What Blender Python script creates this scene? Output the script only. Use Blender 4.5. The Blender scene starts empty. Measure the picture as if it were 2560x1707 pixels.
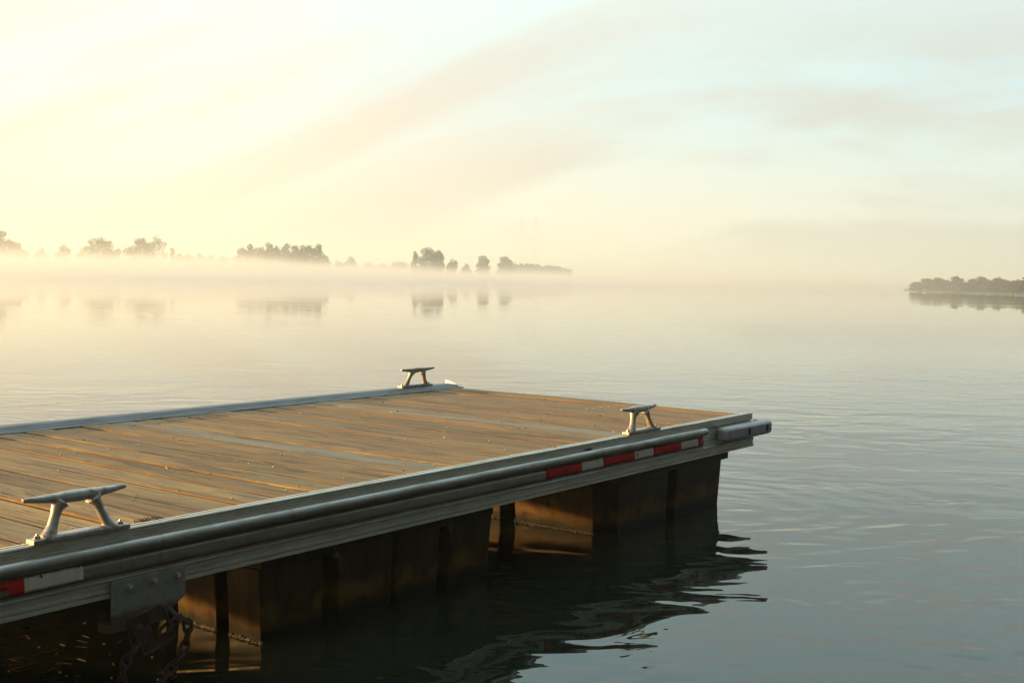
import bpy, bmesh, math, random
from mathutils import Vector, Matrix, noise as mnoise

S = bpy.context.scene
COL = S.collection
R = math.radians
WZ = 0.478            # height of the dock top above the water (water is z = 0)

# ------------------------------------------------------------------ camera
F_PX, YAW, PITCH, ROLL = 2929.47, 0.6489, -0.0532, 0.0148
CAM = Vector((-6.1799, -2.9407, 0.7484 + WZ))
fw = Vector((math.cos(YAW) * math.cos(PITCH), math.sin(YAW) * math.cos(PITCH), math.sin(PITCH)))
rt = Vector((math.sin(YAW), -math.cos(YAW), 0))
up = rt.cross(fw)
r2 = rt * math.cos(ROLL) + up * math.sin(ROLL)
u2 = -rt * math.sin(ROLL) + up * math.cos(ROLL)
cd = bpy.data.cameras.new('camera')
cd.sensor_width = 36
cd.lens = F_PX / 2560 * 36
cd.clip_start = 0.05
cd.clip_end = 20000
cam = bpy.data.objects.new('camera', cd)
m = Matrix((r2, u2, -fw)).transposed().to_4x4()
m.translation = CAM
cam.matrix_world = m
COL.objects.link(cam)
S.camera = cam

SUN_AZ, SUN_EL = R(127), R(5.0)
SUN = Vector((math.cos(SUN_AZ) * math.cos(SUN_EL), math.sin(SUN_AZ) * math.cos(SUN_EL), math.sin(SUN_EL)))


def bearing(x, D):
    """ground point at distance D on the bearing of photo column x (2352 wide)"""
    d = fw + r2 * ((x * 1.08844 - 1280) / F_PX) - u2 * ((690 - 853.5) / F_PX)
    h = Vector((d.x, d.y)).normalized()
    return Vector((CAM.x + h.x * D, CAM.y + h.y * D, 0))


# ------------------------------------------------------------------ node helper
class NT:
    def __init__(s, tree):
        s.t = tree
        s.t.nodes.clear()

    def n(s, typ, **kw):
        nd = s.t.nodes.new(typ)
        for k, v in kw.items():
            setattr(nd, k, v)
        return nd

    def link(s, a, b):
        if isinstance(a, (int, float)):
            b.default_value = a
        elif isinstance(a, (tuple, list)):
            b.default_value = tuple(a) + ((1,) if len(a) == 3 and b.type == 'RGBA' else ())
        else:
            s.t.links.new(a, b)

    def m(s, op, *a, clamp=False):
        nd = s.n('ShaderNodeMath', operation=op, use_clamp=clamp)
        for i, x in enumerate(a):
            s.link(x, nd.inputs[i])
        return nd.outputs[0]

    def v(s, op, *a):
        nd = s.n('ShaderNodeVectorMath', operation=op)
        for i, x in enumerate(a):
            s.link(x, nd.inputs[i])
        return nd.outputs['Value'] if op in ('DOT_PRODUCT', 'LENGTH', 'DISTANCE') else nd.outputs[0]

    def ss(s, x, a, b, lo=0.0, hi=1.0):
        nd = s.n('ShaderNodeMapRange', interpolation_type='SMOOTHSTEP')
        s.link(x, nd.inputs[0])
        for i, q in enumerate((a, b, lo, hi)):
            s.link(q, nd.inputs[1 + i])
        return nd.outputs[0]

    def mix(s, f, a, b, mode='MIX'):
        nd = s.n('ShaderNodeMix', data_type='RGBA', blend_type=mode)
        s.link(f, nd.inputs[0])
        s.link(a, nd.inputs[6])
        s.link(b, nd.inputs[7])
        return nd.outputs[2]

    def xyz(s, v):
        nd = s.n('ShaderNodeSeparateXYZ')
        s.link(v, nd.inputs[0])
        return nd.outputs

    def comb(s, x, y, z):
        nd = s.n('ShaderNodeCombineXYZ')
        for i, q in enumerate((x, y, z)):
            s.link(q, nd.inputs[i])
        return nd.outputs[0]

    def noise(s, vec, scale, detail=3.0, rough=0.5, dist=0.0):
        nd = s.n('ShaderNodeTexNoise')
        s.link(vec, nd.inputs['Vector'])
        nd.inputs['Scale'].default_value = scale
        nd.inputs['Detail'].default_value = detail
        nd.inputs['Roughness'].default_value = rough
        nd.inputs['Distortion'].default_value = dist
        return nd.outputs['Fac']

    def scale(s, vec, xyz):
        return s.v('MULTIPLY', vec, xyz)

    def obj(s):
        return s.n('ShaderNodeTexCoord').outputs['Object']

    def pos(s):
        return s.n('ShaderNodeNewGeometry').outputs['Position']


def mat(name):
    mt = bpy.data.materials.new(name)
    mt.use_nodes = True
    return mt, NT(mt.node_tree)


def finish(N, color, rough=0.5, metal=0.0, bump=None, bstr=0.3, bdist=0.01, spec=None, ior=None):
    p = N.n('ShaderNodeBsdfPrincipled')
    N.link(color, p.inputs['Base Color'])
    N.link(rough, p.inputs['Roughness'])
    N.link(metal, p.inputs['Metallic'])
    if spec is not None:
        N.link(spec, p.inputs['Specular IOR Level'])
    if ior is not None:
        N.link(ior, p.inputs['IOR'])
    if bump is not None:
        b = N.n('ShaderNodeBump')
        b.inputs['Strength'].default_value = bstr
        b.inputs['Distance'].default_value = bdist
        N.link(bump, b.inputs['Height'])
        N.link(b.outputs[0], p.inputs['Normal'])
    o = N.n('ShaderNodeOutputMaterial')
    N.link(p.outputs[0], o.inputs[0])
    return p


# ------------------------------------------------------------------ materials
PITCHB, GAPB = 0.1525, 0.0105
BX0 = -0.012          # end of the last board


def mat_wood():
    mt, N = mat('weathered deck wood')
    c = N.obj()
    x, y, z = N.xyz(c)
    bi = N.m('FLOOR', N.m('DIVIDE', N.m('SUBTRACT', BX0, x), PITCHB))
    wn = N.n('ShaderNodeTexWhiteNoise', noise_dimensions='1D')
    N.link(bi, wn.inputs['W'])
    rnd = wn.outputs['Value']
    off = N.comb(N.m('MULTIPLY', rnd, 13.0), N.m('MULTIPLY', rnd, 57.0), 0.0)
    cc = N.v('ADD', c, off)
    grain = N.noise(N.scale(cc, (95, 2.6, 40)), 1.0, 5, 0.6, 0.6)
    streak = N.noise(N.scale(cc, (34, 1.3, 10)), 1.0, 5, 0.68, 0.8)
    blot = N.noise(N.scale(cc, (9, 2.2, 3)), 1.0, 5, 0.7)
    fine = N.noise(N.scale(cc, (160, 30, 60)), 1.0, 3, 0.7)
    a = N.mix(N.ss(streak, 0.38, 0.62), (0.31, 0.17, 0.050), (0.41, 0.275, 0.100))
    a = N.mix(N.ss(blot, 0.46, 0.62, 0, 0.75), a, (0.23, 0.18, 0.088))
    a = N.mix(N.m('MULTIPLY', N.ss(rnd, 0.3, 1.0), 0.5), a, (0.37, 0.235, 0.095))
    drk = N.noise(N.scale(cc, (14, 1.5, 5)), 1.0, 4, 0.7)
    a = N.mix(N.ss(drk, 0.52, 0.66, 0, 0.7), a, (0.125, 0.072, 0.03))
    a = N.mix(N.ss(grain, 0.48, 0.66, 0, 0.8), a, (0.11, 0.06, 0.026))
    pale = N.m('MULTIPLY', N.ss(fine, 0.60, 0.72), N.ss(blot, 0.38, 0.6))
    a = N.mix(N.m('MULTIPLY', pale, 0.6), a, (0.52, 0.42, 0.28))
    spot = N.noise(N.scale(cc, (16, 7, 5)), 1.0, 2, 0.5)
    a = N.mix(N.ss(spot, 0.70, 0.76, 0, 0.75), a, (0.10, 0.065, 0.04))
    wn2 = N.n('ShaderNodeTexWhiteNoise', noise_dimensions='1D')
    N.link(N.m('ADD', bi, 31.7), wn2.inputs['W'])
    br_ = N.m('ADD', 0.70, N.m('MULTIPLY', wn2.outputs['Value'], 0.40))
    a = N.mix(1.0, a, N.comb(br_, br_, br_), 'MULTIPLY')
    # two replaced grey boards
    def board(i):
        return N.m('COMPARE', bi, float(i), 0.1)
    g = N.m('MAXIMUM', board(8), board(17), clamp=True)
    g = N.m('MULTIPLY', g, N.ss(N.noise(N.scale(cc, (9, 1.4, 4)), 1.0, 3, 0.6), 0.36, 0.58))
    gcol = N.mix(N.ss(streak, 0.3, 0.7), (0.20, 0.195, 0.15), (0.28, 0.27, 0.205))
    a = N.mix(N.m('MULTIPLY', g, 0.9), a, gcol)
    # worn grimy edges of the boards, with dark seam shading painted in
    fr = N.m('FRACT', N.m('DIVIDE', N.m('SUBTRACT', BX0, x), PITCHB))
    e = N.m('MAXIMUM', N.ss(fr, 0.86, 0.925), N.ss(fr, 0.045, 0.0))
    e = N.m('MULTIPLY', e, N.ss(N.noise(N.scale(cc, (10, 6, 1)), 1.0, 4, 0.65), 0.3, 0.55))
    a = N.mix(N.m('MULTIPLY', e, 0.7), a, (0.20, 0.105, 0.036))
    h = N.m('ADD', N.m('MULTIPLY', grain, -1.0), N.m('MULTIPLY', fine, 0.5))
    finish(N, a, N.ss(streak, 0.2, 0.8, 0.62, 0.85), 0.0, h, 0.5, 0.004, spec=0.25)
    return mt


def mat_metal(name, base, dirt, metal=0.75, rough=0.45, sc=14.0, rust=0.0, rustcol=(0.16, 0.085, 0.035), stretch=(1, 1, 1), foot=None):
    mt, N = mat(name)
    c = N.scale(N.obj(), stretch)
    n1 = N.noise(c, sc, 5, 0.65, 0.3)
    n2 = N.noise(c, sc * 5, 3, 0.6)
    col = N.mix(N.ss(n1, 0.42, 0.72, 0, 0.8), base, dirt)
    col = N.mix(N.ss(n2, 0.62, 0.75, 0, 0.5), col, tuple(x * 0.55 for x in dirt))
    if rust:
        n3 = N.noise(c, sc * 0.7, 5, 0.7, 0.8)
        rf = N.ss(n3, 0.66 - 0.3 * rust, 0.80 - 0.3 * rust)
        if foot is not None:
            lv = N.m('ADD', N.xyz(N.obj())[2], N.m('MULTIPLY', N.m('SUBTRACT', n1, 0.5), 0.06))
            rf = N.m('MAXIMUM', rf, N.ss(lv, foot + 0.012, foot - 0.012, 0, 0.92))
        col = N.mix(rf, col, rustcol)
        mv = N.m('MULTIPLY', N.m('SUBTRACT', 1.0, rf), metal)
    else:
        mv = metal
    finish(N, col, N.ss(n1, 0.3, 0.8, rough - 0.08, rough + 0.18), mv, n2, 0.25, 0.002)
    return mt


def mat_fender():
    mt, N = mat('galvanised fender steel')
    c = N.obj()
    z = N.xyz(c)[2]
    cc = N.scale(c, (1, 6, 6))
    n1 = N.noise(cc, 5, 5, 0.65, 0.3)
    n2 = N.noise(c, 70, 3, 0.6)
    col = N.mix(N.ss(n1, 0.4, 0.7), (0.37, 0.36, 0.335), (0.26, 0.235, 0.18))
    col = N.mix(N.ss(n2, 0.6, 0.72, 0, 0.5), col, (0.46, 0.46, 0.44))
    # darker brown in the two hollows of the profile
    hol = N.m('MAXIMUM', N.ss(N.m('ABSOLUTE', N.m('SUBTRACT', z, WZ - 0.0705)), 0.011, 0.003),
              N.ss(N.m('ABSOLUTE', N.m('SUBTRACT', z, WZ - 0.1235)), 0.011, 0.004))
    st = N.noise(N.scale(c, (3, 20, 20)), 1.5, 5, 0.7)
    rf = N.m('MULTIPLY', hol, N.ss(st, 0.25, 0.6, 0.35, 0.95))
    col = N.mix(rf, col, (0.115, 0.062, 0.03))
    run = N.m('MULTIPLY', N.ss(N.noise(N.scale(c, (30, 1, 2)), 1.0, 3, 0.6), 0.58, 0.72), 0.45)
    col = N.mix(run, col, (0.15, 0.105, 0.06))
    finish(N, col, N.ss(n1, 0.3, 0.8, 0.34, 0.55), N.m('MULTIPLY', N.m('SUBTRACT', 1.0, rf), 0.7), n2, 0.25, 0.002)
    return mt


def mat_tape(name, col):
    mt, N = mat(name)
    c = N.obj()
    n1 = N.noise(c, 30, 4, 0.6)
    n2 = N.noise(N.scale(c, (1, 1, 0.35)), 60, 2, 0.5)
    k = N.mix(N.ss(n1, 0.4, 0.75, 0, 0.45), col, tuple(x * 0.62 for x in col))
    k = N.mix(N.ss(n2, 0.655, 0.69, 0, 0.9), k, (0.045, 0.04, 0.03))
    crease = N.m('FRACT', N.m('MULTIPLY', N.xyz(c)[0], 7.15))
    k = N.mix(N.ss(crease, 0.02, 0.005, 0, 0.45), k, tuple(x * 0.4 for x in col))
    finish(N, k, 0.55, 0.0, n1, 0.15, 0.002, spec=0.2)
    return mt


def mat_float():
    mt, N = mat('black float plastic')
    c = N.obj()
    z = N.xyz(c)[2]
    n1 = N.noise(c, 7, 5, 0.6, 0.5)
    n2 = N.noise(N.scale(c, (25, 25, 3)), 1.0, 4, 0.6)
    n3 = N.noise(c, 120, 2, 0.5)
    col = N.mix(N.ss(n2, 0.35, 0.75), (0.016, 0.010, 0.004), (0.044, 0.024, 0.0075))
    # dried scum line above the water, tinted golden to carry the low sunlight
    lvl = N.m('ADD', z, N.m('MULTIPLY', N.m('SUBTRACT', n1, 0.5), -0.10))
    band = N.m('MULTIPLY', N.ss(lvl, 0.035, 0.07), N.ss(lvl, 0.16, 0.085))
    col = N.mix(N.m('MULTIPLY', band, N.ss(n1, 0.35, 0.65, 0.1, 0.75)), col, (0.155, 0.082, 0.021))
    wet = N.ss(N.m('ADD', z, N.m('MULTIPLY', N.m('SUBTRACT', n1, 0.5), 0.03)), 0.040, 0.026)
    col = N.mix(wet, col, (0.006, 0.004, 0.002))
    finish(N, col, N.ss(n2, 0.3, 0.7, 0.38, 0.5), 0.0, n3, 0.2, 0.001, spec=0.14)
    return mt


def mat_simple(name, c1, c2, sc, rough=0.7, metal=0.0, bstr=0.3, bdist=0.01):
    mt, N = mat(name)
    c = N.obj()
    n1 = N.noise(c, sc, 5, 0.65, 0.3)
    finish(N, N.mix(N.ss(n1, 0.35, 0.68), c1, c2), rough, metal, n1, bstr, bdist)
    return mt


def mat_leaf(name, c1, c2):
    mt, N = mat(name)
    n1 = N.noise(N.pos(), 0.45, 3, 0.6)
    n2 = N.noise(N.pos(), 2.0, 2, 0.6)
    col = N.mix(N.ss(n1, 0.35, 0.65), c1, c2)
    col = N.mix(N.ss(n2, 0.45, 0.7, 0, 0.4), col, tuple(x * 1.5 for x in c2))
    d = N.n('ShaderNodeBsdfDiffuse')
    N.link(col, d.inputs[0])
    t = N.n('ShaderNodeBsdfTranslucent')
    N.link(col, t.inputs[0])
    mx = N.n('ShaderNodeMixShader')
    mx.inputs[0].default_value = 0.3
    N.link(d.outputs[0], mx.inputs[1])
    N.link(t.outputs[0], mx.inputs[2])
    o = N.n('ShaderNodeOutputMaterial')
    N.link(mx.outputs[0], o.inputs[0])
    return mt


def mat_water():
    mt, N = mat('calm river water')
    p = N.pos()
    x, y, z = N.xyz(p)
    # ripple fields, heights in metres
    ang = 0.6489
    # coordinates across / along the line of sight of the river
    ua = N.m('ADD', N.m('MULTIPLY', x, math.cos(ang)), N.m('MULTIPLY', y, math.sin(ang)))
    va = N.m('SUBTRACT', N.m('MULTIPLY', y, math.cos(ang)), N.m('MULTIPLY', x, math.sin(ang)))
    q = N.comb(ua, N.m('MULTIPLY', va, 0.55), 0.0)
    dist = N.m('POWER', N.m('ADD', N.m('POWER', N.m('SUBTRACT', x, CAM.x), 2.0), N.m('POWER', N.m('SUBTRACT', y, CAM.y), 2.0)), 0.5)
    big = N.noise(q, 0.9, 2, 0.45, 0.6)
    mid = N.noise(q, 2.6, 2, 0.5, 0.8)
    sml = N.noise(q, 9.0, 2, 0.5, 0.3)
    patch = N.ss(N.noise(N.comb(N.m('MULTIPLY', ua, 0.35), N.m('MULTIPLY', va, 0.12), 3.0), 0.30, 3, 0.55), 0.40, 0.66)
    breeze = N.ss(N.noise(N.comb(N.m('MULTIPLY', ua, 0.03), N.m('MULTIPLY', va, 0.005), 7.0), 1.0, 3, 0.6), 0.36, 0.62)
    near = N.ss(dist, 26.0, 5.0)
    h = N.m('MULTIPLY', big, 0.012)
    h = N.m('ADD', h, N.m('MULTIPLY', N.m('MULTIPLY', mid, N.m('ADD', N.m('MULTIPLY', patch, 0.024), 0.0016)), 1.0))
    h = N.m('ADD', h, N.m('MULTIPLY', N.m('MULTIPLY', sml, patch), 0.0015))
    # rings spreading from the float corner
    rr = N.m('POWER', N.m('ADD', N.m('POWER', N.m('SUBTRACT', x, -0.42), 2.0), N.m('POWER', N.m('SUBTRACT', y, 0.1), 2.0)), 0.5)
    rr = N.m('ADD', rr, N.m('MULTIPLY', mid, 0.35))
    ring = N.m('MULTIPLY', N.m('SINE', N.m('MULTIPLY', rr, 27.0)), N.m('MULTIPLY', N.ss(rr, 0.15, 0.5), N.ss(rr, 2.4, 0.7)))
    h = N.m('ADD', h, N.m('MULTIPLY', ring, 0.0011))
    # a second small disturbance in front of the dock end
    r3 = N.m('POWER', N.m('ADD', N.m('POWER', N.m('SUBTRACT', x, -1.72), 2.0), N.m('POWER', N.m('SUBTRACT', y, -1.36), 2.0)), 0.5)
    r3 = N.m('ADD', r3, N.m('MULTIPLY', mid, 0.25))
    ring3 = N.m('MULTIPLY', N.m('SINE', N.m('MULTIPLY', r3, 40.0)), N.ss(r3, 0.75, 0.1))
    h = N.m('ADD', h, N.m('MULTIPLY', ring3, 0.0010))
    h = N.m('MULTIPLY', h, N.m('ADD', N.m('MULTIPLY', near, 0.85), N.m('ADD', 0.06, N.m('MULTIPLY', breeze, 0.15))))
    b = N.n('ShaderNodeBump')
    b.inputs['Strength'].default_value = 1.0
    b.inputs['Distance'].default_value = 1.0
    N.link(h, b.inputs['Height'])
    pr = N.n('ShaderNodeBsdfPrincipled')
    pr.inputs['Base Color'].default_value = (0.009, 0.012, 0.008, 1)
    pr.inputs['Roughness'].default_value = 0.012
    pr.inputs['IOR'].default_value = 1.333
    N.link(b.outputs[0], pr.inputs['Normal'])
    o = N.n('ShaderNodeOutputMaterial')
    N.link(pr.outputs[0], o.inputs[0])
    return mt


WOOD = mat_wood()
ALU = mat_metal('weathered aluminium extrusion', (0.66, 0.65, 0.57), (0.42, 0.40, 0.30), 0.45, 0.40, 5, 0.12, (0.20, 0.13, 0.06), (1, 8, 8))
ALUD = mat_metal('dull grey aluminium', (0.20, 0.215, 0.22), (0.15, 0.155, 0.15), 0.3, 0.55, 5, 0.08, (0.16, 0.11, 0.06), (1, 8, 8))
CAST = mat_metal('cast aluminium', (0.42, 0.40, 0.36), (0.28, 0.26, 0.22), 0.5, 0.45, 34, 0.42, (0.22, 0.135, 0.08))
BOLT = mat_metal('zinc bolt', (0.50, 0.48, 0.43), (0.24, 0.2, 0.15), 0.8, 0.38, 60, 0.2)
GALV = mat_metal('galvanised plate', (0.30, 0.305, 0.27), (0.20, 0.195, 0.15), 0.5, 0.5, 16, 0.32, (0.085, 0.048, 0.026), foot=WZ - 0.236)
RUST = mat_metal('rusty iron', (0.055, 0.034, 0.024), (0.035, 0.02, 0.014), 0.2, 0.7, 30, 0.5, (0.075, 0.034, 0.018))
FENDER = mat_fender()
RED = mat_tape('red reflective tape', (0.52, 0.010, 0.010))
WHITE = mat_tape('white reflective tape', (0.70, 0.64, 0.53))
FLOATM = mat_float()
BUMP = mat_simple('grey bumper plastic', (0.33, 0.34, 0.35), (0.26, 0.265, 0.26), 12, 0.45, 0, 0.2, 0.003)
DARK = mat_simple('dark hollow', (0.02, 0.018, 0.015), (0.035, 0.03, 0.025), 40, 0.8)
MUSSEL = mat_simple('wet mussel shell', (0.007, 0.004, 0.002), (0.012, 0.007, 0.004), 60, 0.4, 0, 0.3, 0.003)
LEAFA = mat_leaf('grey green foliage', (0.060, 0.092, 0.040), (0.105, 0.140, 0.055))
LEAFB = mat_leaf('dark foliage', (0.032, 0.058, 0.034), (0.062, 0.096, 0.046))
LEAFC = mat_leaf('yellow green foliage', (0.075, 0.085, 0.03), (0.12, 0.115, 0.04))
LEAFD = mat_leaf('dark blocker foliage', (0.010, 0.016, 0.010), (0.018, 0.026, 0.014))  # for the added wood behind the camera, kept dark to bounce little sunlight
BARK = mat_simple('bark', (0.06, 0.045, 0.035), (0.12, 0.095, 0.075), 3, 0.9)
GROUND = mat_simple('river bank', (0.10, 0.085, 0.05), (0.06, 0.07, 0.03), 0.15, 0.95)
DARKBANK = mat_simple('dark blocker ground', (0.05, 0.04, 0.025), (0.03, 0.03, 0.02), 0.3, 0.95)  # dark ground of the added bank behind the camera
STEEL = mat_simple('grey lattice steel', (0.25, 0.26, 0.27), (0.2, 0.2, 0.21), 1.0, 0.6)
STRAW = mat_simple('dry straw', (0.55, 0.42, 0.2), (0.42, 0.3, 0.13), 30, 0.8)
WEED = mat_simple('brown water weed', (0.09, 0.045, 0.012), (0.05, 0.034, 0.010), 18, 0.6)
SCUM = mat_simple('pale fluff', (0.75, 0.72, 0.66), (0.6, 0.58, 0.5), 50, 0.9)
WATER = mat_water()


# ------------------------------------------------------------------ mesh helpers
class MB:
    def __init__(s):
        s.v, s.f, s.mi = [], [], []

    def add(s, vs, fs, mi=0):
        o = len(s.v)
        s.v += [tuple(v) for v in vs]
        s.f += [tuple(i + o for i in f) for f in fs]
        s.mi += [mi] * len(fs)

    def box(s, a, b, mi=0, M=None):
        (x0, y0, z0), (x1, y1, z1) = a, b
        vs = [Vector(p) for p in ((x0, y0, z0), (x1, y0, z0), (x1, y1, z0), (x0, y1, z0), (x0, y0, z1), (x1, y0, z1), (x1, y1, z1), (x0, y1, z1))]
        if M:
            vs = [M @ p for p in vs]
        s.add(vs, [(0, 3, 2, 1), (4, 5, 6, 7), (0, 1, 5, 4), (1, 2, 6, 5), (2, 3, 7, 6), (3, 0, 4, 7)], mi)

    def prism_x(s, prof, xs, mi=0):
        """closed (y,z) profile extruded through the x stations"""
        n = len(prof)
        vs = [(x, y, z) for x in xs for (y, z) in prof]
        fs = []
        for k in range(len(xs) - 1):
            for i in range(n):
                j = (i + 1) % n
                fs.append((k * n + i, k * n + j, (k + 1) * n + j, (k + 1) * n + i))
        fs.append(tuple(range(n - 1, -1, -1)))
        fs.append(tuple((len(xs) - 1) * n + i for i in range(n)))
        s.add(vs, fs, mi)

    def tube(s, pts, rad, seg=10, mi=0, closed=False, sy=1.0):
        pts = [Vector(p) for p in pts]
        n = len(pts)
        rads = rad if isinstance(rad, (list, tuple)) else [rad] * n
        vs, fs = [], []
        prev = None
        for i, p in enumerate(pts):
            if closed:
                t = (pts[(i + 1) % n] - pts[i - 1]).normalized()
            else:
                t = (pts[min(i + 1, n - 1)] - pts[max(i - 1, 0)]).normalized()
            if prev is None:
                a = Vector((0, 1, 0)) if abs(t.y) < 0.9 else Vector((1, 0, 0))
                u = (a - t * a.dot(t)).normalized()
            else:
                u = (prev - t * prev.dot(t)).normalized()
            prev = u
            w = t.cross(u)
            for k in range(seg):
                q = 2 * math.pi * k / seg
                vs.append(p + u * math.cos(q) * rads[i] * sy + w * math.sin(q) * rads[i])
        for i in range(n if closed else n - 1):
            for k in range(seg):
                l = (k + 1) % seg
                j = (i + 1) % n
                fs.append((i * seg + k, i * seg + l, j * seg + l, j * seg + k))
        if not closed:
            fs.append(tuple(range(seg - 1, -1, -1)))
            fs.append(tuple((n - 1) * seg + k for k in range(seg)))
        s.add(vs, fs, mi)

    def ell(s, c, r, seg=8, rings=5, mi=0):
        vs = [(c[0], c[1], c[2] - r[2])]
        for i in range(1, rings):
            a = -math.pi / 2 + math.pi * i / rings
            for k in range(seg):
                q = 2 * math.pi * k / seg
                vs.append((c[0] + r[0] * math.cos(a) * math.cos(q), c[1] + r[1] * math.cos(a) * math.sin(q), c[2] + r[2] * math.sin(a)))
        vs.append((c[0], c[1], c[2] + r[2]))
        fs = []
        for k in range(seg):
            l = (k + 1) % seg
            fs.append((0, 1 + l, 1 + k))
            for i in range(rings - 2):
                fs.append((1 + i * seg + k, 1 + i * seg + l, 1 + (i + 1) * seg + l, 1 + (i + 1) * seg + k))
            fs.append((len(vs) - 1, 1 + (rings - 2) * seg + k, 1 + (rings - 2) * seg + l))
        s.add(vs, fs, mi)

    def build(s, name, mats, parent=None, smooth=None, bevel=None, origin=None):
        me = bpy.data.meshes.new(name)
        vs = s.v
        if origin is not None:
            vs = [(a - origin[0], b - origin[1], c - origin[2]) for a, b, c in vs]
        me.from_pydata(vs, [], s.f)
        for mm in (mats if isinstance(mats, (list, tuple)) else [mats]):
            me.materials.append(mm)
        me.polygons.foreach_set('material_index', s.mi)
        bm = bmesh.new()
        bm.from_mesh(me)
        bmesh.ops.recalc_face_normals(bm, faces=bm.faces)
        if smooth is not None:
            for f in bm.faces:
                f.smooth = True
            for e in bm.edges:
                if len(e.link_faces) == 2 and e.calc_face_angle(0) > R(smooth):
                    e.smooth = False
        bm.to_mesh(me)
        bm.free()
        ob = bpy.data.objects.new(name, me)
        COL.objects.link(ob)
        if origin is not None:
            ob.location = origin
        if parent:
            ob.parent = parent
            if origin is not None:
                ob.location = Vector(origin) - Vector(parent.location)
            else:
                ob.location = -Vector(parent.location)
            if parent.parent:
                ob.location = ob.location - Vector(parent.parent.location)
        if bevel:
            bv = ob.modifiers.new('bevel', 'BEVEL')
            bv.width = bevel
            bv.segments = 2
            bv.limit_method = 'ANGLE'
            bv.angle_limit = R(35)
        return ob


def tag(o, label=None, cat=None, group=None, kind=None):
    for k, v in (('label', label), ('category', cat), ('group', group), ('kind', kind)):
        if v:
            o[k] = v
    return o


def empty(name, loc=(0, 0, 0)):
    o = bpy.data.objects.new(name, None)
    o.location = loc
    o.empty_display_size = 0.1
    COL.objects.link(o)
    return o


rng = random.Random(7)
T = WZ                # shorthand: z of the dock top

# ------------------------------------------------------------------ dock
XL = -8.2             # landward end of the dock section
dock = empty('floating_dock', (0, 0, 0))
tag(dock, 'floating boat dock of weathered boards in an aluminium frame on black floats', 'dock')

# decking: every board with slightly wandering, worn edges
d = MB()
nb = int((BX0 - XL) / PITCHB)
for i in range(nb):
    x1 = BX0 - i * PITCHB
    x0 = x1 - (PITCHB - GAPB) + rng.choice([-0.004, -0.001, 0.001, 0.003, 0.005, 0.006])
    dz = rng.uniform(-0.0022, 0.0012)
    cup = rng.uniform(-0.001, 0.0016)
    ny = 56
    ya, yb = 0.046, 2.185
    sd = rng.uniform(0, 100)
    prof = [(0, -0.036), (0, -0.0024), (0.018, -0.0004), (0.5, 0), (0.982, -0.0004), (1, -0.0024), (1, -0.036)]
    vs, fs = [], []
    for k in range(ny + 1):
        y = ya + (yb - ya) * k / ny
        e0 = mnoise.noise(Vector((sd, y * 6, 0))) * 0.0026 + mnoise.noise(Vector((sd, y * 21, 4))) * 0.0014
        e1 = mnoise.noise(Vector((sd, y * 6, 9))) * 0.0022 + mnoise.noise(Vector((sd, y * 21, 14))) * 0.0012
        bow = 0.0016 * math.sin(y * 2.1 + sd)
        for (t, zz) in prof:
            xx = x0 + e0 + (x1 + e1 - x0 - e0) * t
            zc = dz + bow + (cup * (1 - (2 * t - 1) ** 2) if zz > -0.01 else 0)
            vs.append((xx, y, T - 0.004 + zz + zc))
    n = len(prof)
    for k in range(ny):
        for j in range(n):
            l = (j + 1) % n
            fs.append((k * n + j, k * n + l, (k + 1) * n + l, (k + 1) * n + j))
    fs.append(tuple(range(n)))
    fs.append(tuple(ny * n + j for j in range(n))[::-1])
    d.add(vs, fs)
# splits in the wood: thin sunken-looking dark slivers lying in the grain
def sliver(pts, w):
    vs, fs = [], []
    for k, (x, y) in enumerate(pts):
        ww = w * math.sin(math.pi * (k + 0.35) / (len(pts) - 0.3))
        vs += [(x - ww, y, T + 0.0002), (x + ww, y, T + 0.0002)]
    for k in range(len(pts) - 1):
        fs.append((2 * k, 2 * k + 1, 2 * k + 3, 2 * k + 2))
    d.add(vs, fs, 1)
def crack(x, y, dx, dy, n, w):
    sliver([(x + dx * k / n + rng.uniform(-0.003, 0.003), y + dy * k / n) for k in range(n + 1)], w)
crack(-3.905, 0.33, 0.14, 0.16, 9, 0.0016)
crack(-4.05, 0.62, 0.03, 0.18, 6, 0.0022)
crack(-4.085, 0.72, 0.015, 0.14, 5, 0.0018)
crack(-3.12, 0.36, 0.01, 0.12, 5, 0.004)
crack(-2.9, 1.35, 0.012, 0.1, 5, 0.004)
for k in range(26):
    crack(rng.uniform(-4.6, -0.3), rng.uniform(0.15, 2.0), rng.uniform(-0.006, 0.006), rng.uniform(0.03, 0.12), 4, rng.uniform(0.0008, 0.0022))
decking = d.build('decking', [WOOD, DARK], dock)

# nail heads / droppings on the boards
nm = MB()
for k in range(60):
    x, y = rng.uniform(-4.6, -0.1), rng.choice([0.16, 0.8, 1.45, 2.05]) + rng.uniform(-0.02, 0.02)
    i = math.floor((BX0 - x) / PITCHB)
    x = BX0 - i * PITCHB - rng.choice([0.03, 0.11])
    nm.tube([(x, y, T - 0.004), (x, y, T + 0.0005)], 0.004, 8)
nm.build('nail_heads', BOLT, decking)['kind'] = 'stuff'

# joists below the boards
for x in (-7.6, -6.4, -5.2, -4.75, -3.9, -2.1, -1.7, -0.2):
    j = MB()
    j.box((x, 0.05, T - 0.15), (x + 0.045, 2.268, T - 0.0425))
    j.build('joist', WOOD, dock)

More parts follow.
